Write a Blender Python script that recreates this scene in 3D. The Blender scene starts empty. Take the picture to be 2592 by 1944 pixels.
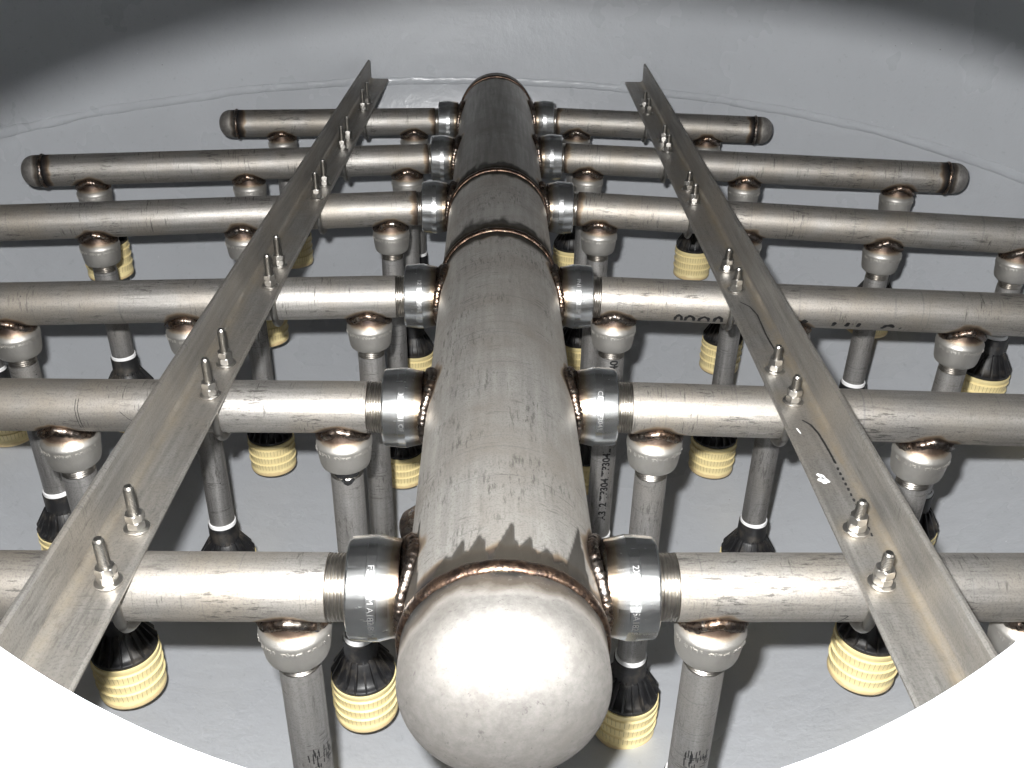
import bpy, math, random
from math import sin, cos, pi, sqrt, atan2, hypot
from mathutils import Vector, Matrix, noise

random.seed(7)
scene = bpy.context.scene
COL = scene.collection

# ------------------------------------------------------------------ helpers
def link(o, parent=None, name=None):
    COL.objects.link(o)
    if parent is not None:
        o.parent = parent
    return o

def mesh(name, vs, fs, mat=None, smooth=True, attrs=None, sharp=None):
    m = bpy.data.meshes.new(name)
    m.from_pydata([tuple(v) for v in vs], [], fs)
    m.update()
    if smooth:
        m.polygons.foreach_set('use_smooth', [True] * len(m.polygons))
        if sharp:
            m.set_sharp_from_angle(angle=math.radians(sharp))
    for k, vals in (attrs or {}).items():
        a = m.attributes.new(k, 'FLOAT', 'POINT')
        a.data.foreach_set('value', vals)
    if mat:
        m.materials.append(mat)
    return m

def obj(name, me, parent=None, loc=(0, 0, 0), rot=(0, 0, 0)):
    o = bpy.data.objects.new(name, me)
    o.location = loc
    o.rotation_euler = rot
    return link(o, parent)

def tag(o, label=None, cat=None, group=None, kind=None):
    if label: o['label'] = label
    if cat: o['category'] = cat
    if group: o['group'] = group
    if kind: o['kind'] = kind
    return o

def thing(name, loc, label, cat, group=None, rot=(0, 0, 0)):
    o = bpy.data.objects.new(name, None)
    o.empty_display_size = .02
    o.location = loc
    o.rotation_euler = rot
    link(o)
    return tag(o, label, cat, group)

class MB:
    def __init__(s): s.v = []; s.f = []
    def add(s, vs, fs):
        b = len(s.v); s.v += [tuple(v) for v in vs]
        s.f += [tuple(i + b for i in f) for f in fs]
    def box(s, c, d, rot=None):
        vs = []
        for i in range(8):
            p = Vector(((i & 1) - .5, (i >> 1 & 1) - .5, (i >> 2 & 1) - .5))
            p = Vector((p.x * d[0], p.y * d[1], p.z * d[2]))
            if rot is not None: p = rot @ p
            vs.append(p + Vector(c))
        s.add(vs, [(0, 2, 3, 1), (4, 5, 7, 6), (0, 1, 5, 4), (2, 6, 7, 3), (0, 4, 6, 2), (1, 3, 7, 5)])

def lathe(profile, n, axis='z', cap0=False, cap1=False):
    """profile: list of (r, t); revolve about axis"""
    vs, fs = [], []
    for r, t in profile:
        for k in range(n):
            a = 2 * pi * k / n
            if axis == 'z': vs.append((r * cos(a), r * sin(a), t))
            elif axis == 'x': vs.append((t, r * cos(a), r * sin(a)))
            else: vs.append((r * sin(a), t, r * cos(a)))
    for i in range(len(profile) - 1):
        for k in range(n):
            a, b = i * n + k, i * n + (k + 1) % n
            fs.append((a, b, b + n, a + n))
    if cap0: fs.append(tuple(range(n - 1, -1, -1)))
    if cap1: fs.append(tuple((len(profile) - 1) * n + k for k in range(n)))
    return vs, fs

def tube(pts, rad, n=8, closed=True, wob=0, seed=0, freq=200.):
    """tube along a polyline; wob = lumpy noise amplitude"""
    vs, fs = [], []
    N = len(pts); P = [Vector(p) for p in pts]
    for i in range(N):
        if closed: t = P[(i + 1) % N] - P[i - 1]
        else: t = P[min(i + 1, N - 1)] - P[max(i - 1, 0)]
        t.normalize()
        up = Vector((0, 0, 1)) if abs(t.z) < .9 else Vector((1, 0, 0))
        a = t.cross(up).normalized(); b = t.cross(a).normalized()
        for k in range(n):
            ang = 2 * pi * k / n
            q = P[i] + (a * cos(ang) + b * sin(ang)) * rad
            if wob:
                w = noise.noise(q * freq + Vector((seed, 0, 0)))
                w += .35 * sin(i * 2.1 + 2.5 * noise.noise(q * 80))
                q = P[i] + (q - P[i]) * (1 + wob * w)
            vs.append(q)
    for i in range(N if closed else N - 1):
        for k in range(n):
            j = (i + 1) % N
            fs.append((i * n + k, i * n + (k + 1) % n, j * n + (k + 1) % n, j * n + k))
    if not closed:
        fs.append(tuple(range(n - 1, -1, -1)))
        fs.append(tuple((N - 1) * n + k for k in range(n)))
    return vs, fs

def text_mesh(body, size, off=.012):
    cu = bpy.data.curves.new('txt', 'FONT')
    cu.body = body; cu.size = size
    cu.align_x = 'CENTER'; cu.align_y = 'CENTER'
    cu.offset = size * off
    o = bpy.data.objects.new('txt', cu)
    COL.objects.link(o)
    dg = bpy.context.evaluated_depsgraph_get()
    m = bpy.data.meshes.new_from_object(o.evaluated_get(dg))
    vs = [tuple(v.co) for v in m.vertices]; fs = [tuple(p.vertices) for p in m.polygons]
    bpy.data.objects.remove(o); bpy.data.curves.remove(cu); bpy.data.meshes.remove(m)
    return vs, fs

# ------------------------------------------------------------------ materials
class NT:
    def __init__(s, name):
        s.m = bpy.data.materials.new(name); s.m.use_nodes = True
        s.t = s.m.node_tree; s.t.nodes.clear()
        s.out = s.n('ShaderNodeOutputMaterial'); s.b = s.n('ShaderNodeBsdfPrincipled')
        s.l(s.b.outputs[0], s.out.inputs[0])
        s.tc = s.n('ShaderNodeTexCoord'); oi = s.n('ShaderNodeObjectInfo')
        mul = s.n('ShaderNodeVectorMath', operation='SCALE'); mul.inputs[0].default_value = (13.1, 27.7, 41.3)
        s.l(oi.outputs['Random'], mul.inputs['Scale'])
        ad = s.n('ShaderNodeVectorMath', operation='ADD')
        s.l(s.tc.outputs['Object'], ad.inputs[0]); s.l(mul.outputs[0], ad.inputs[1])
        s.co = ad.outputs[0]
    def n(s, t, **k):
        nd = s.t.nodes.new(t)
        for a, v in k.items(): setattr(nd, a, v)
        return nd
    def l(s, a, b): s.t.links.new(a, b)
    def noise(s, scale, vec=None, detail=3, rough=.55, sc=(1, 1, 1)):
        nd = s.n('ShaderNodeTexNoise'); nd.inputs['Scale'].default_value = scale
        nd.inputs['Detail'].default_value = detail; nd.inputs['Roughness'].default_value = rough
        src = vec or s.co
        if sc != (1, 1, 1):
            mp = s.n('ShaderNodeMapping'); mp.inputs['Scale'].default_value = sc
            s.l(src, mp.inputs[0]); src = mp.outputs[0]
        s.l(src, nd.inputs['Vector'])
        return nd.outputs['Fac']
    def ramp(s, fac, stops, interp='LINEAR'):
        r = s.n('ShaderNodeValToRGB'); r.color_ramp.interpolation = interp
        e = r.color_ramp.elements
        while len(e) < len(stops): e.new(.5)
        for i, (p, c) in enumerate(stops):
            e[i].position = p
            e[i].color = (c, c, c, 1) if isinstance(c, (int, float)) else (*c, 1)
        s.l(fac, r.inputs[0]); return r.outputs[0]
    def mix(s, fac, a, b, mode='MIX'):
        m = s.n('ShaderNodeMix', data_type='RGBA', blend_type=mode)
        for sock, v in ((m.inputs[0], fac), (m.inputs[6], a), (m.inputs[7], b)):
            if isinstance(v, (int, float)): sock.default_value = v
            elif isinstance(v, tuple): sock.default_value = (*v, 1)
            else: s.l(v, sock)
        return m.outputs[2]
    def math(s, op, a, b=None, clamp=False):
        m = s.n('ShaderNodeMath', operation=op, use_clamp=clamp)
        for i, v in enumerate((a, b)):
            if v is None: continue
            if isinstance(v, (int, float)): m.inputs[i].default_value = v
            else: s.l(v, m.inputs[i])
        return m.outputs[0]
    def attr(s, name):
        a = s.n('ShaderNodeAttribute'); a.attribute_name = name; return a.outputs['Fac']
    def bump(s, h, strength, dist=.001, prev=None):
        b = s.n('ShaderNodeBump'); b.inputs['Strength'].default_value = strength
        b.inputs['Distance'].default_value = dist; s.l(h, b.inputs['Height'])
        if prev is not None: s.l(prev, b.inputs['Normal'])
        s.l(b.outputs[0], s.b.inputs['Normal']); return b.outputs[0]
    def set(s, base=None, rough=None, metal=None, **k):
        for nm, v in (('Base Color', base), ('Roughness', rough), ('Metallic', metal)):
            if v is None: continue
            sk = s.b.inputs[nm]
            if isinstance(v, (int, float)): sk.default_value = v
            elif isinstance(v, tuple): sk.default_value = (*v, 1)
            else: s.l(v, sk)
        return s.m

def axsc(axis, along, across):
    return tuple(along if a == axis else across for a in 'xyz')

def stainless(name, axis, base=(.395, .379, .357), rough=(.44, .62), metal=.87, mark=.8, rings=0.3, stain=(.29, .26, .22), dusty=False, streak=.9):
    k = NT(name)
    st = k.noise(1, detail=4, sc=axsc(axis, 7, 130))           # drawn streaks along the pipe
    cloud = k.noise(9, detail=4, rough=.6)
    c = k.mix(k.ramp(st, [(.30, .0), (.66, streak)]), base, tuple(x * .58 for x in base))
    c = k.mix(k.ramp(cloud, [(.40, .0), (.66, .9)]), c, stain)
    # handling marks: short dark scratches along the pipe and across it
    s1 = k.noise(1, detail=5, rough=.75, sc=axsc(axis, 45, 260))
    zone = k.ramp(k.noise(14, detail=2), [(.47, 0), (.60, 1)])
    f1 = k.math('MULTIPLY', k.ramp(s1, [(.54, 0), (.60, 1)]), zone)
    s2 = k.noise(1, detail=3, rough=.7, sc=axsc(axis, 420, 40))
    zone2 = k.ramp(k.noise(17, detail=2, sc=(1.1, .9, 1.3)), [(.52, 0), (.60, 1)])
    f2 = k.math('MULTIPLY', k.ramp(s2, [(.58, 0), (.64, 1)]), zone2)
    f = k.math('MULTIPLY', k.math('MAXIMUM', f1, f2), mark)
    c = k.mix(f, c, (.07, .065, .06))
    # thin rings scratched round the pipe
    rg = k.noise(1, detail=2, rough=.5, sc=axsc(axis, 330, 5))
    c = k.mix(k.math('MULTIPLY', k.ramp(rg, [(.66, 0), (.70, 1)]), rings), c, (.12, .12, .13))
    gr = k.noise(520, detail=2, rough=.7)
    c = k.mix(k.ramp(gr, [(.48, 0), (.68, .45)]), c, tuple(x * .35 for x in base))
    # black specks
    v = k.n('ShaderNodeTexVoronoi'); v.inputs['Scale'].default_value = 55; k.l(k.co, v.inputs['Vector'])
    sp = k.math('MULTIPLY', k.ramp(v.outputs['Distance'], [(.05, 1), (.09, 0)]), k.ramp(v.outputs['Color'], [(.8, 0), (.85, 1)]))
    c = k.mix(k.math('MULTIPLY', sp, .8), c, (.04, .04, .04))
    if dusty:
        du = k.math('MULTIPLY', k.attr('dust'), k.ramp(k.noise(38, detail=5, rough=.7), [(.3, .25), (.65, 1)]))
        c = k.mix(k.math('MULTIPLY', du, .75), c, (.36, .295, .205))
    # heat tint beside welds (vertex attribute = nearness to a weld)
    tn = k.math('ADD', k.attr('tint'), k.math('MULTIPLY', k.math('SUBTRACT', k.noise(60, detail=3), .5), .35))
    tn = k.math('MULTIPLY', tn, k.ramp(k.attr('tint'), [(0, 0), (.04, 1)]), clamp=True)
    tc = k.ramp(tn, [(0, (.38, .36, .33)), (.28, (.24, .18, .12)), (.5, (.07, .045, .028)), (.75, (.016, .011, .009)), (1, (.006, .0055, .006))])
    c = k.mix(k.ramp(tn, [(.05, 0), (.3, .85), (1, 1)]), c, tc)
    # ground soot marks
    so = k.attr('soot')
    c = k.mix(k.ramp(so, [(0, 0), (.35, .95), (1, .98)]), c, (.017, .015, .0125))
    r = k.math('ADD', k.math('MULTIPLY', cloud, rough[1] - rough[0]), rough[0])
    r = k.math('ADD', r, k.math('MULTIPLY', st, .06))
    dull = k.math('MAXIMUM', k.ramp(so, [(.2, 0), (.8, 1)]), k.math('MULTIPLY', k.ramp(tn, [(.55, 0), (1, 1)]), .6), True)
    k.set(c, k.math('ADD', r, k.math('MULTIPLY', dull, .3)), k.math('MULTIPLY', k.math('SUBTRACT', 1, dull), metal))
    k.l(k.math('SUBTRACT', .5, k.math('MULTIPLY', dull, .5), True), k.b.inputs['Specular IOR Level'])
    h = k.noise(1, detail=4, sc=axsc(axis, 60, 500))
    k.bump(h, .4, .0006)
    return k.m

M = {}
M['pipe_x'] = stainless('stainless_lateral', 'x')
M['pipe_z'] = stainless('stainless_riser', 'z', base=(.42, .41, .40), rings=.35, mark=.6, stain=(.30, .285, .265))
M['header'] = stainless('stainless_header', 'y', base=(.455, .438, .413), rough=(.46, .60), metal=.84, streak=.55, mark=.6, rings=.35, stain=(.29, .265, .235))
M['header_far'] = stainless('stainless_header_far_dimmed', 'y', base=(.34, .328, .31), rough=(.44, .55), mark=.3, rings=.15, stain=(.19, .175, .16))  # darker copy: light falloff along the header put into the base colour; smoother finish
M['angle'] = stainless('stainless_angle', 'y', base=(.36, .347, .327), rough=(.42, .56), metal=.84, mark=.35, rings=.12, stain=(.29, .265, .232), dusty=True)

def mat_cap():
    k = NT('pickled_cap')
    n1 = k.noise(90, detail=6, rough=.75); n2 = k.noise(16, detail=5, rough=.65)
    c = k.mix(k.ramp(n1, [(.38, 0), (.62, .9)]), (.29, .277, .262), (.19, .18, .17))
    c = k.mix(k.ramp(n2, [(.46, 0), (.66, .55)]), c, (.20, .185, .168))
    tn = k.math('MULTIPLY', k.attr('tint'), k.math('ADD', k.math('MULTIPLY', k.noise(45, detail=4), 1.3), .6), clamp=True)
    tc = k.ramp(tn, [(0, (.6, .57, .54)), (.3, (.22, .20, .175)), (.55, (.05, .038, .028)), (1, (.008, .007, .006))])
    c = k.mix(k.ramp(tn, [(.05, 0), (.35, .9), (1, 1)]), c, tc)
    s2 = k.noise(1, detail=5, rough=.8, sc=(160, 300, 90))
    c = k.mix(k.ramp(s2, [(.60, 0), (.66, .8)]), c, (.10, .095, .09))
    dl = k.ramp(tn, [(.3, 0), (.8, 1)])
    k.set(c, k.math('ADD', k.math('ADD', k.math('MULTIPLY', n1, .25), .52), k.math('MULTIPLY', n2, .08)), k.math('SUBTRACT', .90, k.math('MULTIPLY', dl, .5)))
    k.bump(n1, .12, .0005)
    return k.m
M['cap'] = mat_cap()

def mat_cast(name, base, rough):
    k = NT(name)
    n1 = k.noise(450, detail=3); n2 = k.noise(40, detail=4)
    c = k.mix(k.ramp(n2, [(.45, 0), (.75, .6)]), base, tuple(x * .7 for x in base))
    tn = k.math('ADD', k.attr('tint'), k.math('MULTIPLY', k.math('SUBTRACT', k.noise(70), .5), .4))
    tn = k.math('MULTIPLY', tn, k.ramp(k.attr('tint'), [(0, 0), (.05, 1)]), clamp=True)
    tc = k.ramp(tn, [(0, base), (.35, (.36, .29, .21)), (.65, (.15, .095, .06)), (1, (.03, .022, .02))])
    c = k.mix(k.ramp(tn, [(.05, 0), (.35, .8), (1, 1)]), c, tc)
    v = k.n('ShaderNodeTexVoronoi'); v.inputs['Scale'].default_value = 30; k.l(k.co, v.inputs['Vector'])
    sp = k.math('MULTIPLY', k.ramp(v.outputs['Distance'], [(.06, 1), (.12, 0)]), k.ramp(v.outputs['Color'], [(.84, 0), (.88, 1)]))
    c = k.mix(k.math('MULTIPLY', sp, .7), c, (.05, .1, .1))
    k.set(c, rough, .9); k.bump(n1, .5, .0005)
    return k.m
M['cast'] = mat_cast('sandblasted_outlet', (.42, .405, .38), .52)

def mat_weld():
    k = NT('weld_bronze')
    n = k.noise(90, detail=4, rough=.65)
    c = k.ramp(n, [(.28, (.02, .018, .02)), (.4, (.11, .078, .06)), (.48, (.30, .21, .15)), (.54, (.10, .075, .07)), (.61, (.40, .35, .28)), (.68, (.12, .13, .18)), (.76, (.34, .30, .27))])
    big = k.noise(22, detail=2)
    c = k.mix(k.ramp(big, [(.42, 0), (.62, .75)]), c, (.16, .145, .135))
    k.set(c, k.math('ADD', k.math('MULTIPLY', k.noise(160), .35), .14), 1.0)
    k.bump(k.noise(380, detail=2), .5, .0008)
    return k.m
M['weld'] = mat_weld()

def mat_girth():
    k = NT('weld_dark')
    n = k.noise(70, detail=4, rough=.65)
    c = k.ramp(n, [(.25, (.02, .014, .012)), (.42, (.06, .04, .032)), (.53, (.14, .092, .065)), (.60, (.045, .032, .03)), (.68, (.22, .17, .12)), (.78, (.05, .04, .036))])
    k.set(c, k.math('ADD', k.math('MULTIPLY', k.noise(150), .35), .26), 1.0)
    k.bump(k.noise(350, detail=2), .6, .0008)
    return k.m
M['girth'] = mat_girth()

def mat_polish():
    k = NT('polished_fitting')
    n = k.noise(1, detail=3, sc=(40, 400, 400)); m2 = k.noise(30, detail=3)
    c = k.mix(k.ramp(m2, [(.4, 0), (.7, .5)]), (.82, .83, .83), (.60, .60, .60))
    tn = k.math('MULTIPLY', k.attr('tint'), k.math('ADD', k.noise(60), .5), clamp=True)
    c = k.mix(k.ramp(tn, [(.05, 0), (.5, .85), (1, 1)]), c, k.ramp(tn, [(0, (.6, .55, .45)), (.5, (.45, .33, .2)), (1, (.15, .1, .08))]))
    k.set(c, k.math('ADD', k.math('MULTIPLY', n, .16), .16), 1.0)
    k.bump(n, .05, .0003)
    return k.m
M['polish'] = mat_polish()

def mat_simple(name, base, rough, metal=0., bump=0., bs=200, var=.25, sc=30):
    k = NT(name)
    n = k.noise(sc, detail=4)
    c = k.mix(k.ramp(n, [(.35, 0), (.75, 1)]), base, tuple(x * (1 - var) for x in base))
    k.set(c, rough, metal)
    if bump: k.bump(k.noise(bs, detail=3), bump, .0008)
    return k.m
M['thread'] = mat_simple('thread_steel', (.50, .47, .43), .30, 1.0, .2, 300, .45, 60)
M['stud'] = mat_simple('stud_steel', (.40, .385, .36), .36, 1.0, .2, 300, .3, 60)
M['nut'] = mat_simple('nut_steel', (.50, .485, .46), .36, 1.0, .1, 300, .25, 80)
M['ink'] = mat_simple('black_marker', (.003, .003, .0035), .5, 0, 0, 1, .3)
M['print'] = mat_simple('grey_print', (.007, .007, .0075), .5, 0, 0, 1, .3)
M['chalk'] = mat_simple('white_scuff', (.8, .8, .8), .6, 0, 0, 1, .15)
M['stamp'] = mat_simple('stamped_letter', (.50, .50, .50), .45, 1.0, 0, 1, .1)
M['tape'] = mat_simple('white_tape', (.82, .82, .82), .5, 0, .3, 300, .1)
M['flake'] = mat_simple('brown_flake', (.10, .04, .025), .6, 0, .3, 300, .3)

def mat_black():
    k = NT('black_plastic')
    n = k.noise(35, detail=4, rough=.65)
    dust = k.ramp(n, [(.50, 0), (.72, .6)])
    c = k.mix(dust, (.010, .010, .011), (.085, .072, .056))
    k.set(c, k.math('ADD', k.math('MULTIPLY', n, .25), .36), 0.)
    k.bump(k.noise(400), .15, .0004)
    return k.m
M['black'] = mat_black()

def mat_yellow():
    k = NT('cream_yellow_plastic')
    sp = k.n('ShaderNodeSeparateXYZ'); k.l(k.tc.outputs['Object'], sp.inputs[0])
    ang = k.math('ARCTAN2', sp.outputs['Y'], sp.outputs['X'])
    fr = k.math('FRACT', k.math('MULTIPLY', ang, 44 / (2 * pi)))
    slot = k.ramp(k.math('ABSOLUTE', k.math('SUBTRACT', fr, .5)), [(.045, 1), (.075, 0)])
    zz = k.math('FRACT', k.math('DIVIDE', k.math('ADD', sp.outputs['Z'], .0035), .0165))
    zb = k.ramp(k.math('ABSOLUTE', k.math('SUBTRACT', zz, .5)), [(.36, 1), (.40, 0)])
    band = k.math('MULTIPLY', k.math('GREATER_THAN', sp.outputs['Z'], .0135), k.math('LESS_THAN', sp.outputs['Z'], .0635))
    f = k.math('MULTIPLY', k.math('MULTIPLY', slot, zb), band)
    n = k.noise(28, detail=4, rough=.65)
    c = k.mix(k.ramp(n, [(.45, 0), (.8, .6)]), (.78, .655, .34), (.64, .50, .25))
    low = k.math('MULTIPLY', k.math('LESS_THAN', sp.outputs['Z'], k.math('ADD', k.math('MULTIPLY', n, .016), .001)), .45)
    c = k.mix(low, c, (.55, .37, .20))
    c = k.mix(k.math('MULTIPLY', f, .65), c, (.20, .12, .06))
    k.set(c, .42, 0.)
    return k.m
M['yellow'] = mat_yellow()

def mat_paint(name, base, glints=True):
    k = NT(name)
    co = k.tc.outputs['Object']
    n1 = k.noise(5, co, detail=5, rough=.6); n2 = k.noise(170, co, detail=3); n3 = k.noise(28, co, detail=3)
    c = k.mix(k.ramp(n1, [(.35, 0), (.7, .4)]), base, tuple(x * .90 for x in base))
    sc = k.noise(1, co, detail=4, rough=.7, sc=(35, 9, 60))
    c = k.mix(k.ramp(sc, [(.68, 0), (.78, .35)]), c, tuple(x * .65 for x in base))
    v = k.n('ShaderNodeTexVoronoi'); v.inputs['Scale'].default_value = 34; k.l(co, v.inputs['Vector'])
    sp = k.math('MULTIPLY', k.ramp(v.outputs['Distance'], [(.03, 1), (.06, 0)]), k.ramp(v.outputs['Color'], [(.84, 0), (.88, 1)]))
    c = k.mix(k.math('MULTIPLY', sp, .6), c, (.10, .07, .05))
    sc2 = k.noise(1, co, detail=5, rough=.75, sc=(120, 25, 90))
    c = k.mix(k.ramp(sc2, [(.60, 0), (.70, .35)]), c, tuple(x * .6 for x in base))
    v2 = k.n('ShaderNodeTexVoronoi'); v2.inputs['Scale'].default_value = 90; k.l(co, v2.inputs['Vector'])
    sp2 = k.math('MULTIPLY', k.ramp(v2.outputs['Distance'], [(.06, 1), (.11, 0)]), k.ramp(v2.outputs['Color'], [(.90, 0), (.93, 1)]))
    c = k.mix(k.math('MULTIPLY', sp2, .8), c, (.75, .76, .78))
    r = k.ramp(k.noise(3.2, co, detail=4, rough=.6), [(.35, .20), (.62, .40)])
    k.set(c, r, 0.)
    b1 = k.bump(n3, .28, .005)
    k.bump(n2, .28, .0012, b1)
    return k.m
M['paint'] = mat_paint('grey_epoxy_paint', (.434, .450, .476))
M['bounce_cut'] = mat_simple('dark_grey_bounce_cut', (.16, .16, .165), .6, 0, .1, 60, .2, 6)  # dark tone chosen to cut bounced light; the unseen top's real finish is unknown
M['white'] = mat_simple('white_neck_paint', (.82, .84, .83), .45, 0, .15, 60, .06, 8)

# ------------------------------------------------------------------ measures
YROW = [0, .3019, .6016, .966, 1.2751, 1.5705]
RH, RL, RR = .08415, .03015, .0195
VC, VR, VD = (-.06, .842), 1.162, .635                 # vessel centre, radius, dish depth
NTH = ['nearest', 'second', 'third', 'fourth', 'fifth', 'farthest']
LINE = {('L', 0): ((-.437, .002), (-.178, 0)), ('R', 0): ((.191, 0), (.464, 0)), ('L', 1): ((-.572, .304), (-.17, .302)),
        ('R', 1): ((.177, .302), (.602, .28)), ('L', 2): ((-.69, .57), (-.235, .6)), ('R', 2): ((.243, .6), (.74, .559)),
        ('L', 3): ((-.831, .885), (-.259, .964)), ('R', 3): ((.301, .959), (.892, .867)), ('L', 4): ((-.848, 1.174), (-.192, 1.269)),
        ('R', 4): ((.217, 1.282), (.84, 1.194)), ('L', 5): ((-.559, 1.534), (-.216, 1.566)), ('R', 5): ((.208, 1.579), (.586, 1.53))}
END = {('L', 4): .913, ('R', 4): .932, ('L', 5): .626, ('R', 5): .631, ('L', 3): 1.03, ('R', 3): .96, ('L', 2): .99, ('R', 2): .97,
       ('L', 1): .86, ('R', 1): .84, ('L', 0): .60, ('R', 0): .60}
OUT = {('L', 0): [.186, .473], ('R', 0): [.189, .483], ('L', 1): [.183, .502], ('R', 1): [.183, .496], ('L', 2): [.187, .441, .681],
       ('R', 2): [.168, .418, .663], ('L', 3): [.190, .443, .682, .905], ('R', 3): [.183, .435, .671, .892], ('L', 4): [.184, .497, .791],
       ('R', 4): [.189, .507, .807], ('L', 5): [.191, .491], ('R', 5): [.189, .488]}
# height of the nozzle's bottom where the photograph shows it
NBOT = {('L', 1, 0): -.500, ('R', 1, 0): -.541, ('L', 1, 1): -.455, ('R', 1, 1): -.410, ('L', 2, 1): -.535, ('R', 2, 0): -.572, ('R', 2, 1): -.529,
        ('L', 2, 2): -.460, ('L', 3, 0): -.580, ('L', 3, 1): -.525, ('R', 3, 1): -.527, ('L', 3, 2): -.405, ('R', 3, 2): -.449, ('R', 3, 3): -.331,
        ('L', 4, 0): -.510, ('R', 4, 0): -.491, ('L', 4, 1): -.39, ('R', 4, 1): -.462, ('L', 4, 2): -.22, ('R', 4, 2): -.345, ('R', 5, 0): -.381,
        ('R', 5, 1): -.365, ('L', 5, 1): -.34}
def row_y(side, i, ax):
    (x0, y0), (x1, y1) = LINE[side, i]
    x = -ax if side == 'L' else ax
    return y0 + (y1 - y0) / (x1 - x0) * (x - x0)
def floor_z(x, y):
    r = hypot(x - VC[0], y - VC[1]) / VR
    return -VD * sqrt(max(0, 1 - r * r))

# ------------------------------------------------------------------ setting: vessel
def build_vessel():
    NT_, NR = 160, 60
    vs, fs = [(VC[0], VC[1], -VD)], []
    for i in range(1, NR + 1):
        a = pi / 2 * i / NR
        r, z = VR * sin(a), -VD * cos(a)
        for k in range(NT_):
            t = 2 * pi * k / NT_
            vs.append((VC[0] + r * cos(t), VC[1] + r * sin(t), z))
    for k in range(NT_): fs.append((0, 1 + k, 1 + (k + 1) % NT_))
    for i in range(NR - 1):
        for k in range(NT_):
            a, b = 1 + i * NT_ + k, 1 + i * NT_ + (k + 1) % NT_
            fs.append((a, a + NT_, b + NT_, b))
    fl = obj('tank_floor', mesh('tank_floor', vs, fs, M['paint']))
    tag(fl, 'grey painted dished bottom of the tank under the pipework', kind='structure')
    # shell with an oval hole on the near side
    xc, zc, ea, eb, et = .010, .350, .312, .214, -.125
    HX, Z0, Z1, Z2 = .62, 0.0, .9, 1.25
    def on(x, z): return (x, VC[1] - sqrt(VR * VR - (x - VC[0]) ** 2), z)
    corners = [atan2((z - zc), (x - xc)) for x in (-HX, HX) for z in (Z0, Z1)]
    ts = sorted([2 * pi * k / 120 - pi for k in range(120)] + corners)
    def ell(t):
        # point of the ellipse in polar direction t
        u = t - et
        r = 1 / sqrt((cos(u) / ea) ** 2 + (sin(u) / eb) ** 2)
        return xc + r * cos(t), zc + r * sin(t)
    def rect(t):
        c, s = cos(t), sin(t); k = 1e9
        if c > 1e-9: k = min(k, (HX - xc) / c)
        if c < -1e-9: k = min(k, (-HX - xc) / c)
        if s > 1e-9: k = min(k, (Z1 - zc) / s)
        if s < -1e-9: k = min(k, (Z0 - zc) / s)
        return xc + k * c, zc + k * s
    vs, fs = [], []
    N = len(ts); K = 8
    for j in range(K + 1):
        f = j / K
        for t in ts:
            a, b = ell(t), rect(t)
            vs.append(on(a[0] + (b[0] - a[0]) * f, a[1] + (b[1] - a[1]) * f))
    for j in range(K):
        for k in range(N):
            a, b = j * N + k, j * N + (k + 1) % N
            fs.append((a, b, b + N, a + N))
    # rest of the cylinder
    a0 = atan2(on(HX, 0)[1] - VC[1], HX - VC[0]); a1 = atan2(on(-HX, 0)[1] - VC[1], -HX - VC[0]) + 2 * pi
    def strip(b0, b1, n, zs):
        base = len(vs)
        for z in zs:
            for k in range(n + 1):
                t = b0 + (b1 - b0) * k / n
                vs.append((VC[0] + VR * cos(t), VC[1] + VR * sin(t), z))
        for j in range(len(zs) - 1):
            for k in range(n):
                p = base + j * (n + 1) + k
                fs.append((p, p + 1, p + n + 2, p + n + 1))
    strip(a0, a1 - 0, 140, [Z0 + (Z1 - Z0) * q / 10 for q in range(11)])
    strip(0, 2 * pi, 200, [Z1, Z2])
    wl = obj('tank_wall', mesh('tank_wall', vs, fs, M['paint']))
    tag(wl, 'grey painted cylindrical tank wall behind the pipework', kind='structure')
    # lid
    vs, fs = [(VC[0], VC[1], Z2 + .55)], []
    for i in range(1, 25):
        a = pi / 2 * i / 24
        for k in range(96):
            t = 2 * pi * k / 96
            vs.append((VC[0] + VR * sin(a) * cos(t), VC[1] + VR * sin(a) * sin(t), Z2 + .55 * cos(a)))
    for k in range(96): fs.append((0, 1 + (k + 1) % 96, 1 + k))
    for i in range(23):
        for k in range(96):
            a, b = 1 + i * 96 + k, 1 + i * 96 + (k + 1) % 96
            fs.append((a, b, b + 96, a + 96))
    tag(obj('tank_ceiling', mesh('tank_ceiling', vs, fs, M['bounce_cut'])), 'unseen domed top of the tank, coloured dark grey to cut bounced light', kind='structure')
    # seam weld where dish meets shell: a lumpy flattened bead
    vs, fs = [], []
    NS, KP = 900, 9
    for k in range(NS):
        t = 2 * pi * k / NS
        for j in range(KP):
            p = pi * j / (KP - 1)
            q = Vector((VR * cos(t), VR * sin(t), 0))
            w = noise.noise(q * 22) * .0026 + noise.noise(q * 75 + Vector((j * .4, 3, 1))) * .0016
            r = VR + .0008 - (.0042 + w) * sin(p) - .0006
            z = .0105 * cos(p) * (1 + 8 * noise.noise(q * 14) * .03) + noise.noise(q * 6) * .004 + noise.noise(q * 40) * .0012
            vs.append((VC[0] + r * cos(t), VC[1] + r * sin(t), z))
    for k in range(NS):
        for j in range(KP - 1):
            a, b = k * KP + j, ((k + 1) % NS) * KP + j
            fs.append((a, a + 1, b + 1, b))
    obj('weld_seam', mesh('weld_seam', vs, fs, M['paint']), wl)
    # manway neck
    d = Vector((-.06, -.83, .56)).normalized()
    vs, fs = [], []
    T = [2 * pi * k / 160 for k in range(160)]
    inner = [Vector(on(*ell(t))) for t in T]
    outer = []
    for t, p in zip(T, inner):
        outer.append(p + Vector((cos(t), 0, sin(t))) * .022)
    rings = []
    rd = .004
    cen = sum(inner, Vector()) / len(inner)
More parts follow.
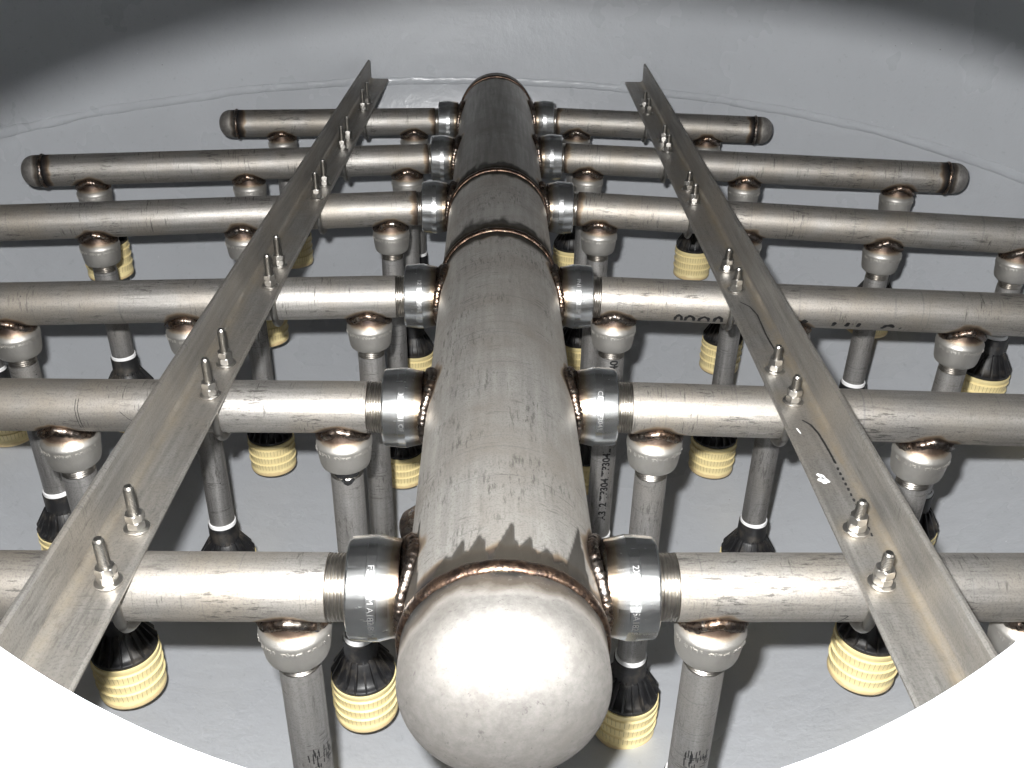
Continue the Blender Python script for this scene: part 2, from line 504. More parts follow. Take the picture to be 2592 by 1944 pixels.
    for q in range(7):
        a = pi / 2 * q / 6
        rings.append([p + d * (.001 + .009 * (1 - cos(a))) + (p - cen).normalized() * (.009 * (1 - sin(a))) for p in inner])
    for f in (.03, .09, .16, .24, .30): rings.append([p + d * f for p in inner])
    rings.append([p + d * .30 for p in outer])
    rings.append([p - d * .001 for p in outer])
    n = 160
    for r in rings: vs += r
    for j in range(len(rings)):
        for k in range(n):
            a, b = j * n + k, j * n + (k + 1) % n
            c, e = ((j + 1) % len(rings)) * n + (k + 1) % n, ((j + 1) % len(rings)) * n + k
            fs.append((a, b, c, e))
    o = obj('manway_neck', mesh('manway_neck', vs, fs, M['white']))
    tag(o, 'white oval rim of the manway the tank is seen through', 'manway')
build_vessel()

# ------------------------------------------------------------------ header
def ring_tint(d, w): return max(0., 1 - d / w)

def build_header():
    t = thing('header_pipe', (0, 0, 0), 'thick stainless steel header pipe with domed cap running down the middle', 'header pipe')
    NTH_ = 180
    W = [-.070, .6532, .9364, 1.6591]
    teeth = [(-62, .100), (-33, .018), (-24, .027), (-13, .031), (4, .041), (14, .026), (25, .019), (35, .012), (50, .074)]   # degrees right of the top, reach
    def soot(th, y):
        deg = math.degrees(th)
        s = 0
        for c, h in teeth:
            w = 11 if h < .07 else 16
            u = deg - c
            hh = h * (1 - (-u) / (w)) if u <= 0 else h * (1 - u / (w * .35))
            if hh > 0:
                e = (W[0] + .014 + hh) - y
                if e > 0: s = max(s, min(1, e / .008) * (1.0 if h < .07 else .5))
        return s
    def section(name, y0, y1, mat):
        ys = [y0]
        y = y0
        while y < y1:
            near = min(abs(y - w) for w in W)
            st = .0022 if (near < .035 or y < .05) else (.006 if min(abs(y - r) for r in YROW) < .07 else .014)
            y = min(y + st, y1); ys.append(y)
        vs, fs, ti, so = [], [], [], []
        fit = [(s, i) for s in 'LR' for i in range(6)]
        for y in ys:
            for k in range(NTH_):
                th = 2 * pi * k / NTH_               # from the top, towards +x
                p = Vector((RH * sin(th), y, RH * cos(th)))
                tt = 0
                for w in W:
                    n_ = noise.noise(Vector((th * 2, w * 7, 0)) * 2.2)
                    dd = abs(y - w)
                    tt = max(tt, ring_tint(max(0, dd - .011), .018 + .012 * n_) if dd < .06 else 0)
                for sd, i in fit:
                    yy = row_y(sd, i, .1)
                    if abs(y - yy) < .1:
                        q = Vector((-RH if sd == 'L' else RH, yy, 0))
                        dd = (p - q).length - .042
                        n_ = noise.noise(p * 45)
                        tt = max(tt, .85 * ring_tint(max(0, dd), .013 + .012 * n_))
                tg = th if th <= pi else th - 2 * pi
                s = soot(tg, y) if y < .06 else 0
                for w in W[1:3]:
                    n_ = noise.noise(Vector((th * 2.5, y * 18, w * 9))) * .5 + noise.noise(Vector((th * 9, y * 40, w))) * .4
                    d_ = y - w
                    if 0 <= d_ < .09: s = max(s, min(1, 1.3 * max(0, 1 - d_ / (.052 + .050 * n_))))
                    elif -.05 < d_ < 0: s = max(s, min(1, 1.2 * max(0, 1 + d_ / (.030 + .022 * n_))))
                vs.append(p); ti.append(min(1, tt)); so.append(s)
        for j in range(len(ys) - 1):
            for k in range(NTH_):
                a, b = j * NTH_ + k, j * NTH_ + (k + 1) % NTH_
                fs.append((a, a + NTH_, b + NTH_, b))
        obj(name, mesh(name, vs, fs, mat, attrs={'tint': ti, 'soot': so}), t)
    section('pipe_section', W[0], W[1], M['header'])
    section('pipe_section', W[1], W[2], M['header'])
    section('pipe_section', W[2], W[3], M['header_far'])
    # caps: straight skirt + ellipsoid
    def cap(y0, sgn):
        prof = []
        for q in range(7): prof.append((RH, y0 + sgn * .040 * q / 6))
        for q in range(1, 33):
            a = pi / 2 * q / 32
            prof.append((max(RH * cos(a) ** .92, .0004), y0 + sgn * (.040 + .055 * sin(a))))
        vs, fs = lathe(prof, 96, 'y')
        if sgn < 0: fs = [tuple(reversed(f)) for f in fs]
        ti = []
        for v in vs:
            p = Vector(v)
            ti.append(max(0, 1 - abs(p.y - y0) / (.030 + .018 * noise.noise(p * 14) + .006 * noise.noise(p * 60))))
        me = mesh('end_cap', vs, fs, M['cap'], attrs={'tint': ti})
        return obj('end_cap', me, t)
    cap(W[0], -1); cap(W[3], 1)
    for w in W:
        pts = [(sin(2 * pi * k / 420) * (RH + .0006), w + .0012 * noise.noise(Vector((k * .09, w * 9, 0))), cos(2 * pi * k / 420) * (RH + .0002)) for k in range(420)]
        vs, fs = tube(pts, .0066, 10, True, .09, w * 31, 90)
        vs2 = []
        for v in vs:                                       # flatten the bead
            v = Vector(v); r = hypot(v.x, v.z); rr = RH + (r - RH) * .55
            vs2.append((v.x * rr / r, v.y, v.z * rr / r))
        obj('weld_bead', mesh('weld_bead', vs2, fs, M['girth']), t)
    # threaded outlet fittings, hexagonal forgings turned at both ends
    def fitting(rot, hexr):
        prof = [(.088, .0422), (.0965, .0436), (.1060, .0459), (.1068, .0462), (.1148, .0462), (.1156, .0460), (.1308, .0446), (.1322, .0440), (.1330, .0425)]
        n = 144
        vs, fs, ti = [], [], []
        for x, r in prof:
            for k in range(n):
                a = 2 * pi * k / n
                h = hexr / cos(((a + rot) % (pi / 3)) - pi / 6)
                rr = min(r, h + .0008)
                vs.append((x, rr * cos(a), rr * sin(a))); ti.append(max(0, 1 - (x - .088) / .014))
        m = len(prof)
        for r in (.036, .031):                             # end face and bore lip
            for k in range(n):
                a = 2 * pi * k / n
                vs.append((.1335, r * cos(a), r * sin(a))); ti.append(0)
        for j in range(m + 1):
            for k in range(n):
                a, b = j * n + k, j * n + (k + 1) % n
                fs.append((a, b, b + n, a + n))
        return mesh('outlet_fitting', vs, fs, M['polish'], attrs={'tint': ti}, sharp=4)
    stamps = {('L', 0): ('F304/L 3M A182 B16', .0098), ('R', 0): ('2X1 1/2 3M SA182 F', -.0005), ('L', 1): ('304/L PN1 OF', .0), ('R', 1): ('CDOT  F304/L', .0),
              ('L', 2): ('12  PN1  304/L', .0), ('R', 2): ('PN1  SA182  3M', .0), ('L', 3): ('304/L 3M', 0), ('R', 3): ('SA182', 0), ('L', 4): ('304/L', 0), ('R', 4): ('SA182', 0)}
    for sd in 'LR':
        for i in range(6):
            s = -1 if sd == 'L' else 1
            rot = random.uniform(0, pi / 3) if (sd, i) != ('R', 0) else pi / 6 - .50
            yy = row_y(sd, i, .11)
            hexr = .0436 if (sd, i) == ('R', 0) else .06
            f = obj('outlet_fitting', fitting(rot, hexr), t, (0, yy, 0), (0, 0, 0 if s > 0 else pi))
            def bead(ph, jit):
                rho = .0408
                y, z = rho * cos(ph), rho * sin(ph)
                return (sqrt(RH * RH - z * z) + .0035, y, z)
            pts = [bead(2 * pi * k / 150, 0) for k in range(150)]
            vs, fs = tube(pts, .0056, 9, True, .26, i * 7 + s, 130)
            obj('weld_bead', mesh('weld_bead', vs, fs, M['weld']), f)
            if (sd, i) in stamps:
                txt, _ = stamps[sd, i]
                tv, tf = text_mesh(txt, .0078, -.004)
                vs = []
                for x, y, _z in tv:
                    # letters run down the side facing the manway, tops towards +x
                    ang = .42 - x / .0464
                    h = hexr / cos(((ang + rot) % (pi / 3)) - pi / 6)
                    rr = min(.0462, h + .0008) + .0003
                    xw = .1110 + s * y
                    vs.append((xw, -s * rr * cos(ang), rr * sin(ang)))
                obj('stamped_text', mesh('stamped_text', vs, tf, M['stamp'], smooth=False), f)
    # small plugged drain under the left flank of the header, its scorched rim shows beside the pipe
    dm = Matrix.Rotation(math.radians(35), 4, 'Y')
    vs, fs = lathe([(.0385, .070), (.0385, .097), (.036, .101), (.0001, .102)], 48, 'x')
    o = obj('drain_boss', mesh('drain_boss', vs, fs, M['weld'], sharp=40), t, (0, .128, 0), (0, math.radians(36), pi))
build_header()

# ------------------------------------------------------------------ laterals
def threads(r, x0, x1, n, depth=.0011, axis='x', seg=48):
    prof = [(r - depth * 2, x0)]
    p = (x1 - x0) / n
    for q in range(n):
        prof += [(r, x0 + p * (q + .25)), (r, x0 + p * (q + .5)), (r - depth, x0 + p * (q + .9))]
    prof.append((r, x1))
    return lathe(prof, seg, axis)

def outlet_mesh():
    prof = [(.0235, -.026), (.0258, -.0335), (.0270, -.0362), (.0297, -.0394), (.0320, -.0424), (.0327, -.0440), (.0329, -.0452), (.0329, -.0462), (.0324, -.0512), (.0320, -.0515), (.0314, -.0580), (.0305, -.0660), (.0297, -.0715), (.0284, -.0752), (.0264, -.0770), (.0240, -.0775), (.0190, -.0776)]
    vs, fs = lathe(prof, 64, 'z')
    fs = [tuple(reversed(f)) for f in fs]
    ti = [max(0, min(1, 1.1 - (-.031 - v[2]) / .0095)) for v in vs]
    rnd = random.Random(5)
    mb = MB(); mb.add(vs, fs)
    # raised forge marks: short illegible strokes round the shoulder
    for k in range(26):
        a = -pi / 2 + (k - 13) * .105
        if k % 7 == 3: continue
        for _ in range(2):
            aa = a + rnd.uniform(-.035, .035); z = -.0496 + rnd.uniform(-.0012, .0012)
            R = Matrix.Rotation(aa, 3, 'Z') @ Matrix.Rotation(-.12, 3, 'Y') @ Matrix.Rotation(rnd.choice((0, 0, 1.57, .6)), 3, 'X')
            mb.box((.0328 * cos(aa), .0328 * sin(aa), z), (.0010, .0008, .0032), R)
    ti += [0] * (len(mb.v) - len(ti))
    return mesh('riser_outlet', mb.v, mb.f, M['cast'], attrs={'tint': ti}, sharp=28)
OUTLET = outlet_mesh()
def outlet_weld_mesh(seed):
    pts = []
    for k in range(90):
        ph = 2 * pi * k / 90; rho = .0272
        y = rho * sin(ph)
        pts.append((rho * cos(ph), y, -sqrt(max(RL ** 2 - y * y, .00001)) - .0045))
    vs, fs = tube(pts, .0056, 8, True, .26, seed, 150)
    return mesh('weld_bead', vs, fs, M['weld'])
OWELD = [outlet_weld_mesh(3), outlet_weld_mesh(11), outlet_weld_mesh(23)]

def stroke(mb, pts, w, fn):
    """flat ribbon along 2D pts mapped by fn onto a surface"""
    P = []
    for (a, b) in zip(pts[:-1], pts[1:]):
        for q in range(6): P.append((a[0] + (b[0] - a[0]) * q / 6, a[1] + (b[1] - a[1]) * q / 6))
    P.append(pts[-1])
    vs, fs = [], []
    for i, p in enumerate(P):
        a, b = P[max(0, i - 1)], P[min(len(P) - 1, i + 1)]
        dx, dy = b[0] - a[0], b[1] - a[1]; L = hypot(dx, dy) or 1
        ww = w * (.5 if i in (0, len(P) - 1) else 1) * (.8 + .4 * noise.noise(Vector((p[0] * 300, p[1] * 300, 0))))
        nx, ny = -dy / L * ww / 2, dx / L * ww / 2
        vs += [fn(p[0] + nx, p[1] + ny), fn(p[0] - nx, p[1] - ny)]
    for i in range(len(P) - 1): fs.append((2 * i, 2 * i + 1, 2 * i + 3, 2 * i + 2))
    mb.add(vs, fs)

LAT = {}
SIDE = {'L': 'left', 'R': 'right'}
def build_lateral(sd, i):
    s = -1 if sd == 'L' else 1
    y0 = row_y(sd, i, 0); ye = row_y(sd, i, END[sd, i])
    yaw = atan2(ye - y0, s * END[sd, i])
    endtxt = {3: ', long, open view of its middle', 4: ', ending in a rounded cap near the tank wall', 5: ', short and ending in a rounded cap'}.get(i, '')
    lab = f'{NTH[i]} stainless lateral pipe on the {SIDE[sd]} side of the header'
    if i == 5: lab = f'shortest stainless lateral on the {SIDE[sd]}, rounded cap, at the far end of the header'
    if i == 4: lab = f'capped stainless lateral on the {SIDE[sd]}, next to the shortest one'
    if (sd, i) == ('R', 2): lab = 'third stainless lateral on the right, with black marker blots on its underside'
    t = thing('lateral_pipe', (0, y0, 0), lab, 'lateral pipe', 'lateral pipes branching off the header', (0, 0, yaw))
    LAT[sd, i] = t
    k_ = cos(yaw if s > 0 else pi - yaw)
    L = END[sd, i] / abs(k_)
    outs = [o / abs(k_) for o in OUT[sd, i]]
    capw = L - .040 if i >= 3 else L - .040
    x0 = .1520
    thr = {0: 8, 1: 8, 2: 6, 3: 5, 4: 4, 5: 4}[i]
    x0 = .1335 + thr * .0023
    xs = [x0]; x = x0
    while x < capw:
        near = min([abs(x - o) for o in outs] + [abs(x - capw), abs(x - x0)])
        x = min(x + (.003 if near < .05 else .012), capw); xs.append(x)
    n = 72
    vs, fs, ti, so = [], [], [], []
    for x in xs:
        for k in range(n):
            a = 2 * pi * k / n
            p = Vector((x, RL * cos(a), RL * sin(a)))
            tt = 0
            for o in outs:
                q = Vector((o, 0, -RL)); dd = (p - q).length - .029
                if dd < .05: tt = max(tt, ring_tint(max(0, dd), .011 + .006 * noise.noise(p * 60)) * .95)
            nz = noise.noise(Vector((a * 2, i * 3.1, s)))
            tt = max(tt, ring_tint(max(0, capw - x - .006), .016 + .008 * nz))
            tt = max(tt, (.7 if i > 2 else 0) * ring_tint(x - x0, .014 + .01 * nz))
            vs.append(p); ti.append(min(tt, 1)); so.append(0)
    for j in range(len(xs) - 1):
        for k in range(n):
            a, b = j * n + k, j * n + (k + 1) % n
            fs.append((a, b, b + n, a + n))
    obj('pipe', mesh('pipe', vs, fs, M['pipe_x'], attrs={'tint': ti, 'soot': so}), t)
    v2, f2 = threads(RL - .0002, .128, x0 + .0002, thr)
    obj('pipe_thread', mesh('pipe_thread', v2, f2, M['thread'], sharp=30), t)
    # rounded cap
    prof = [(RL, capw)] + [(RL, capw + .008)]
    for q in range(1, 19):
        a = pi / 2 * q / 18
        prof.append((max(RL * cos(a) ** .85, .0002), capw + .014 + .026 * sin(a)))
    cv, cf = lathe(prof, 56, 'x')
    ct = [max(0, 1 - (v[0] - capw) / (.016 + .005 * noise.noise(Vector(v) * 60))) for v in cv]
    c = obj('end_cap', mesh('end_cap', cv, cf, M['cap'], attrs={'tint': ct}), t)
    pts = [(capw + .0006 * noise.noise(Vector((k * .2, i, s))), (RL - .0008) * cos(2 * pi * k / 140), (RL - .0008) * sin(2 * pi * k / 140)) for k in range(140)]
    wv, wf = tube(pts, .0033, 8, True, .2, i * 5 + s, 140)
    obj('weld_bead', mesh('weld_bead', wv, wf, M['weld']), c)
    for j, o in enumerate(outs):
        r = obj('riser_outlet', OUTLET, t, (o, 0, 0), (0, 0, -yaw))
        obj('weld_bead', OWELD[(i + j) % 3], r, (0, 0, 0), (0, 0, yaw))
    # marker on the pipe
    if (sd, i) in (('R', 2), ('R', 0), ('L', 1)):
        def on(x, el):       # el = elevation (rad) on the camera side (local -y for right laterals)
            rr = RL + .00025
            yy = -rr * cos(el) * (1 if s > 0 else -1)
            return (x, yy, rr * sin(el))
        # angles are scaled: el = d / RL
        mb = MB()
        def fn(x, d): return on(x, d / RL)
        if (sd, i) == ('R', 2):
            for xa, w, hgt in ((.2575, .010, .011), (.2735, .0125, .010), (.2935, .014, .009), (.3135, .011, .010)):
                stroke(mb, [(xa - w / 2, -.0215), (xa - w / 2 + .001, -.0205 + hgt * .7), (xa, -.0195 + hgt), (xa + w / 2 - .001, -.0205 + hgt * .75), (xa + w / 2, -.0215)], .0052, fn)
            for xa in (.4205, .4325):
                stroke(mb, [(xa - .004, -.0145), (xa, -.010), (xa + .004, -.013)], .0075, fn)
            for xa in (.4745, .493, .5085):
                stroke(mb, [(xa - .001, -.0185), (xa + .001, -.0095)], .0070, fn)
            stroke(mb, [(.541, -.020), (.546, -.013), (.553, -.0115), (.558, -.016)], .0060, fn)
            stroke(mb, [(.566, -.020), (.568, -.015)], .003, fn)
        elif (sd, i) == ('R', 0):
            stroke(mb, [(.2905, -.006), (.298, -.006), (.292, -.0175), (.299, -.0175)], .0013, fn)
            stroke(mb, [(.2965, -.0115), (.3005, -.0120)], .0011, fn)
            stroke(mb, [(.3025, -.0165), (.304, -.0172)], .0018, fn)
        else:
            stroke(mb, [(.405, .012), (.398, .004), (.385, .001), (.372, .003), (.358, .008), (.345, .010)], .0008, fn)
            stroke(mb, [(.425, .010), (.415, .000), (.40, -.006), (.385, -.006), (.372, -.001)], .0007, fn)
            for kx in (.470, .473):
                stroke(mb, [(kx, .024), (kx + .001, .012), (kx, 0), (kx - .001, -.014)], .0009, fn)
        obj('marker_writing', mesh('marker_writing', mb.v, mb.f, M['ink'], smooth=False), t)
for sd in 'LR':
    for i in range(6):
        build_lateral(sd, i)

# ------------------------------------------------------------------ risers and nozzles
ORD = ['innermost', 'second', 'third', 'fourth']
def build_riser(sd, i, j):
    s = -1 if sd == 'L' else 1
    ax = OUT[sd, i][j]; x = s * ax; y = row_y(sd, i, ax)
    zb = NBOT.get((sd, i, j), floor_z(x, y) + .02)
    zb = max(zb, floor_z(x, y) + .006)
    NH = .145
    ztop = zb + NH
    # riser: thread below the outlet + plain pipe; origin at its foot
    t0 = -.075 - ztop
    lab = f'grey steel riser, {ORD[j]} from the header under the {NTH[i]} {SIDE[sd]} lateral'
    if (sd, i, j) == ('R', 2, 0): lab = 'grey steel riser printed TP304/TP304L standing right of the header'
    if (sd, i, j) == ('L', 1, 0): lab = 'grey steel riser with a black scribbled band, left of the header behind the nearest lateral'
    r = thing('riser_pipe', (x, y, ztop), lab, 'riser pipe', 'riser pipes under the laterals')
    prof = [(RR, -.012)]
    L = t0 - .016
    q = 0
    nseg = 24
    for q in range(nseg + 1): prof.append((RR, L * q / nseg))
    vs, fs = lathe(prof, 48, 'z')
    obj('pipe', mesh('pipe', vs, fs, M['pipe_z']), r)
    v2, f2 = threads(RR - .0002, t0 - .0165, t0 + .004, 7, .0010, 'z', 40)
    obj('pipe_thread', mesh('pipe_thread', v2, f2, M['thread'], sharp=30), r)
    camdir = atan2(-.6313 - y, -.0127 - x)
    def fn_at(az0):
        def fn(u, z):
            a = az0 + u / RR
            return ((RR + .00025) * cos(a), (RR + .00025) * sin(a), z)
        return fn
    if (sd, i, j) == ('R', 2, 0):
        for body, zc_ in (('A312 TP304/TP304L', -.318 - ztop), ('SCH 40', -.118 - ztop)):
            tv, tf = text_mesh(body, .0165, .035)
            f_ = fn_at(camdir + .30)
            vs = [f_(-ty, zc_ + tx) for (tx, ty, _z) in tv]        # reads upwards
            obj('printed_text', mesh('printed_text', vs, tf, M['print'], smooth=False), r)
    marks = {('L', 1, 0): -.210, ('L', 0, 0): -.205, ('R', 0, 0): -.205}
    if (sd, i, j) in marks:
        zc_ = marks[sd, i, j] - ztop
        mb = MB(); rnd = random.Random(i * 9 + (s > 0))
        f_ = fn_at(camdir)
        for q in range(26 if i else 34):
            u = rnd.uniform(-.019, .021) if i else rnd.uniform(-.004, .022) * (1 if s > 0 else 1)
            z = zc_ + rnd.uniform(-.004, .004) * (1 if i else 3)
            hgt = rnd.uniform(.003, .009) * (1 if i else 1.4)
            if rnd.random() < .7: stroke(mb, [(u, z - hgt / 2), (u + rnd.uniform(-.001, .001), z + hgt / 2)], .0014, f_)
            else: stroke(mb, [(u, z), (u + rnd.uniform(.003, .007), z + rnd.uniform(-.001, .001))], .0012, f_)
        obj('marker_scribble', mesh('marker_scribble', mb.v, mb.f, M['print'], smooth=False), r)
    if (sd, i, j) == ('L', 1, 0):
        mb = MB(); f_ = fn_at(camdir)
        stroke(mb, [(-.016, -.083 - ztop), (0, -.085 - ztop), (.016, -.083 - ztop)], .008, f_)
        stroke(mb, [(-.006, -.088 - ztop), (0, -.095 - ztop), (.008, -.089 - ztop)], .007, f_)
        obj('dark_smear', mesh('dark_smear', mb.v, mb.f, M['print'], smooth=False), r)
    return x, y, zb

def nozzle_meshes():
    # z=0 is the bottom; height .145
    pr = [(.0002, 0.0), (.0405, 0.0), (.0432, .0018), (.0440, .005), (.0436, .0120)]
    for q in range(3):
        z = .0130 + q * .0165
        pr += [(.0430, z), (.0432, z + .004), (.0441, z + .0095), (.0452, z + .0130), (.0454, z + .0142), (.0430, z + .0158)]
    pr += [(.0430, .0640), (.0445, .0655), (.0446, .0720), (.0425, .0725), (.0380, .0726)]
    vs, fs = lathe(pr, 88, 'z')
    bas = mesh('basket', vs, fs, M['yellow'], sharp=50)
    mb = MB()
    pr = [(.0415, .0700), (.0428, .0722), (.0432, .0742), (.0432, .0775), (.0420, .0785), (.0395, .0788), (.0350, .0815), (.0295, .0930), (.0252, .1085), (.0238, .1100), (.0232, .1110), (.0228, .1420), (.0205, .1425), (.0196, .1425)]
    mb.add(*lathe(pr, 72, 'z'))
    for k in range(18):                                    # stiffening ribs down the cone
        a = 2 * pi * k / 18
        c, s_ = cos(a), sin(a)
        w = .0012
        P = [(.0228, .1150), (.0264, .1135), (.0437, .0840), (.0437, .0775), (.0360, .0785), (.0228, .1000)]
        vs = []
        for sg in (-1, 1):
            for r, z in P: vs.append((r * c - sg * w * s_, r * s_ + sg * w * c, z))
        n = len(P)
        fs = [tuple(range(n)), tuple(range(2 * n - 1, n - 1, -1))] + [(q, q + n, (q + 1) % n + n, (q + 1) % n) for q in range(n)]
        mb.add(vs, fs)
    cone = mesh('cone', mb.v, mb.f, M['black'], sharp=35)
    prof = [(.0190, .1400), (.0212, .1415)]
    for q in range(4): prof += [(.0216, .1430 + q * .0014), (.0211, .1437 + q * .0014)]
    prof += [(.0206, .1488), (.0194, .1490)]
    vs, fs = lathe(prof, 48, 'z')
    tp = mesh('sealing_tape', vs, fs, M['tape'])
    return bas, cone, tp
NOZ = nozzle_meshes()
for (sd, i), lst in OUT.items():
    for j in range(len(lst)):
        x, y, zb = build_riser(sd, i, j)
        t = thing('strainer_nozzle', (x, y, zb), f'black and yellow strainer nozzle on the {ORD[j]} riser of the {NTH[i]} {SIDE[sd]} lateral', 'nozzle', 'strainer nozzles at the feet of the risers',
                  (random.uniform(-.012, .012), random.uniform(-.012, .012), random.uniform(0, 6.28)))
        for nm, me in zip(('basket', 'cone', 'sealing_tape'), NOZ):
            obj(nm, me, t)

# ------------------------------------------------------------------ angle irons and u-bolts
ANG = {'L': ((-.3105, -.1), (-.2745, 1.848), -1), 'R': ((.2965, -.1), (.3300, 1.848), 1)}
def ang_x(sd, y, off=0):
    (x0, y0), (x1, y1), s = ANG[sd]
    return x0 + (x1 - x0) * (y - y0) / (y1 - y0) + s * off
def build_angle(sd):
    (x0, y0), (x1, y1), s = ANG[sd]
    m = (x1 - x0) / (y1 - y0)
    ys = -.235; yaw = -math.atan(m)
    Lg = (1.848 - ys) * sqrt(1 + m * m)
    W, H, T, F = .049, .0505, .0050, .0065
    # section in (u, z): u = 0 at flange edge, grows outwards to the leg
    sec = [(0.0006, 0), (W - .0006, 0), (W, .0006), (W, H - .0005), (W - .0006, H), (W - T + .0022, H), (W - T, H - .0022)]
    for q in range(7):
        a = (pi / 2) * q / 6
        sec.append((W - T - F + F * cos(a), T + F - F * sin(a)))
    ut = W - T - F
    sec += [(ut * (1 - q / 10) , T) for q in range(1, 10)]
    sec += [(.0022, T), (0, T - .0022), (0, .0006)]
    n = len(sec)
    K = 260
    vs, fs, du = [], [], []
    for k in range(K + 1):
        y = Lg * k / K
        for u, z in sec:
            n_ = noise.noise(Vector((y * 9, u * 40, s * 5)))
            d_ = max(0, 1 - abs(u - ut - .002) / (.010 + .006 * n_)) if z < T + F else 0
            for yr in YROW:
                for q in (-.0352, .0352):
                    if z < T + F: d_ = max(d_, 1 - hypot(u - .017, y + ys - yr - q) / (.022 + .008 * n_))
            du.append(min(1, d_) * (1. if s > 0 else .6) if u > .0005 and z > .002 else 0)
            vs.append((s * u, y, z + .00025 * noise.noise(Vector((y * 6, u * 20, s)))))
    for k in range(K):
        for q in range(n):
            a, b = k * n + q, k * n + (q + 1) % n
            f = (a, b, b + n, a + n)
            fs.append(f if s > 0 else tuple(reversed(f)))
    e0, e1 = tuple(range(n)), tuple(range(K * n, K * n + n))
    fs += [tuple(reversed(e0)), e1] if s < 0 else [e0, tuple(reversed(e1))]
    lab = 'grey steel angle iron laid across the left laterals' if sd == 'L' else 'dusty steel angle iron with a wavy black mark, laid across the right laterals'
    t = thing('angle_iron', (ang_x(sd, ys), ys, .0306), lab, 'angle iron', 'angle irons across the laterals', (0, 0, yaw))
    obj('bar', mesh('bar', vs, fs, M['angle'], sharp=30, attrs={'dust': du}), t)
    if sd == 'R':
        mb = MB()
        fn = lambda u, y: (u, y - ys, T + .0003)
        # wavy dust line and dashes between the u-bolts (u from the flange edge, y in the room)
        stroke(mb, [(.016, .520), (.026, .505), (.0305, .480), (.0295, .450), (.0285, .425), (.0290, .400), (.0300, .375)], .0026, fn)
        obj('marker_line', mesh('marker_line', mb.v, mb.f, M['print'], smooth=False), t)
        mb = MB()
        stroke(mb, [(.020, .222), (.027, .212), (.0305, .195), (.0315, .175), (.0320, .155), (.0320, .140)], .0030, fn)
        for q in range(13):
            y = .134 - q * .0085
            stroke(mb, [(.0322 - q * .00005, y), (.0308, y - .0052)], .0028, fn)
        obj('marker_line', mesh('marker_line', mb.v, mb.f, M['print'], smooth=False), t)
        mb = MB()
        for u, y in ((.011, .118), (.0135, .112), (.010, .110)):
            stroke(mb, [(u - .003, y + .004), (u + .001, y), (u + .002, y - .004)], .0055, fn)
        stroke(mb, [(.010, .205), (.0115, .195)], .002, fn)
        obj('white_scuff', mesh('white_scuff', mb.v, mb.f, M['chalk'], smooth=False), t)
build_angle('L'); build_angle('R')

def nut_mesh():
    R = .0083; n = 72; h = .0076
    prof = [(0, .0044), (0, .0074), (.0007, .0082), (.0012, .02), (h - .0012, .02), (h - .0007, .0082), (h, .0074), (h, .0044)]
    vs, fs = [], []
    for z, r in prof:
        for k in range(n):
            a = 2 * pi * k / n
            hx = .0074 / cos((a % (pi / 3)) - pi / 6)
            rr = min(r, hx)
            vs.append((rr * cos(a), rr * sin(a), z))
    for j in range(len(prof) - 1):
        for k in range(n):
            a, b = j * n + k, j * n + (k + 1) % n
            fs.append((a, b, b + n, a + n))
    return mesh('nut', vs, fs, M['nut'], sharp=25)
NUT = nut_mesh()
WASH = mesh('washer', *lathe([(.0048, 0), (.0112, 0), (.0115, .0004), (.0115, .0014), (.0112, .0017), (.0048, .0017)], 48, 'z'), M['nut'], sharp=30)

def rod_mesh(hw, top):
    mb = MB()
    RB = .0046
    # plain U under the lateral
    pts = []
    zf = .030
    for z in (zf, .015, 0): pts.append((0, -hw, z))
    for k in range(1, 24):
        a = pi * k / 24
        pts.append((0, -hw * cos(a), -hw * sin(a)))
    for z in (0, .015, zf): pts.append((0, hw, z))
    mb.add(*tube(pts, RB, 14, False))
    for s in (-1, 1):
        prof = []
        z = zf - .002; p = .0017
        while z < top - .003:
            prof += [(RB + .0002, z), (RB + .0002, z + p * .25), (RB - .0012, z + p * .65)]; z += p
        prof += [(RB - .0004, top - .002), (RB - .0014, top), (.0002, top)]
        vs, fs = lathe(prof, 24, 'z')
        mb.add([(v[0], v[1] + s * hw, v[2]) for v in vs], fs)
    return mesh('threaded_rod', mb.v, mb.f, M['stud'], sharp=35)
RODS = {'L': rod_mesh(.0352, .0815), 'R': rod_mesh(.0352, .0690)}
# where the two studs stand: mean x, y along each angle, measured from the flange edge
for sd in 'LR':
    for i in range(6):
        s = -1 if sd == 'L' else 1
        off = {'L': [.0155, .0155, .0155, .0150, .018, .019], 'R': [.0185, .0185, .019, .0215, .0215, .0185]}[sd][i]
        ax = abs(ang_x(sd, YROW[i], off))
        y = row_y(sd, i, ax); x = ang_x(sd, y, off)
        yaw = 0
        pos = ['at the near end of the angle iron', 'second from the near end', 'third from the near end', 'fourth from the near end', 'fifth from the near end', 'at the far end of the angle iron'][i]
        t = thing('u_bolt', (x, y, 0), f'steel U-bolt clamping the {NTH[i]} {SIDE[sd]} lateral under the angle iron', 'u-bolt', 'U-bolts holding the angle irons to the laterals', (0, 0, random.uniform(-.04, .04)))
        obj('threaded_rod', RODS[sd], t)
        for q in (-1, 1):
            z = .0358
            obj('washer', WASH, t, (0, q * .0352, z), (0, 0, 0))
            obj('nut', NUT, t, (0, q * .0352, z + .0019), (0, 0, random.uniform(0, 1)))
            obj('nut', NUT, t, (0, q * .0352, z + .0019 + .0078), (0, 0, random.uniform(0, 1)))

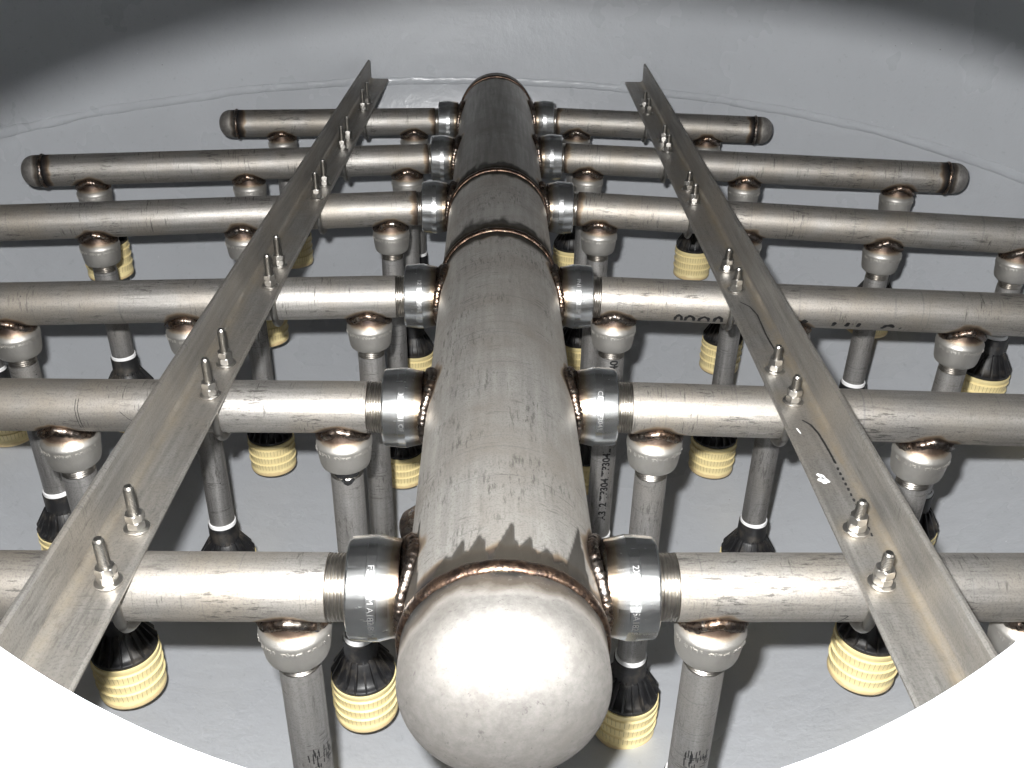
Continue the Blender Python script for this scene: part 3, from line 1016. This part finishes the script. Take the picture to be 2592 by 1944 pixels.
# a flake of dirt on the floor at the right
fx, fy = .275, -.09
fz = floor_z(fx, fy)
vs, fs = lathe([(.0001, .0030), (.0030, .0026), (.0055, .0012), (.0060, .0002)], 9, 'z')
vs = [(v[0] * .6 + .0012 * noise.noise(Vector(v) * 300), v[1] * 1.1, v[2]) for v in vs]
fl = obj('dirt_flake', mesh('dirt_flake', vs, fs, M['flake']), None, (fx, fy, fz), (-.35, .1, .4))
tag(fl, 'small dark brown flake lying on the grey floor at bottom right', 'flake')

# ------------------------------------------------------------------ camera, flash, world
pit, yaw, rol = .5229, .0275, .0193
f = Vector((sin(yaw) * cos(pit), cos(yaw) * cos(pit), -sin(pit)))
r = f.cross(Vector((0, 0, 1))).normalized(); u = r.cross(f)
rr = cos(rol) * r + sin(rol) * u; uu = -sin(rol) * r + cos(rol) * u
cam = bpy.data.cameras.new('camera'); co = bpy.data.objects.new('camera', cam); COL.objects.link(co)
cam.sensor_fit = 'HORIZONTAL'; cam.sensor_width = 36; cam.lens = 36 * 2394.7 / 2592
cam.clip_start = .01; cam.clip_end = 50
C = Vector((-.0127, -.6313, .570))
mw = Matrix((rr, uu, -f)).transposed().to_4x4(); mw.translation = C
co.matrix_world = mw
scene.camera = co

# the camera's own flash, up and to the left of the lens
lt = bpy.data.lights.new('flash', 'AREA'); lt.shape = 'ELLIPSE'; lt.size = .028; lt.size_y = .018
lt.energy = FLASH = 47.0; lt.color = (1.0, .995, .985)
lo = bpy.data.objects.new('flash', lt); COL.objects.link(lo)
lm = mw.copy(); lm.translation = C + Vector((-.035, .03, .038)); lo.matrix_world = lm

w = bpy.data.worlds.new('World'); scene.world = w; w.use_nodes = True
bg = w.node_tree.nodes['Background']; bg.inputs[0].default_value = (.75, .85, 1, 1); bg.inputs[1].default_value = .015

scene.view_settings.view_transform = 'Standard'
scene.view_settings.look = 'None'
scene.view_settings.exposure = 0
scene.view_settings.gamma = 1
scene.render.engine = 'CYCLES'
scene.cycles.max_bounces = 7
scene.cycles.diffuse_bounces = 3
scene.cycles.glossy_bounces = 3
scene.cycles.sample_clamp_indirect = 4
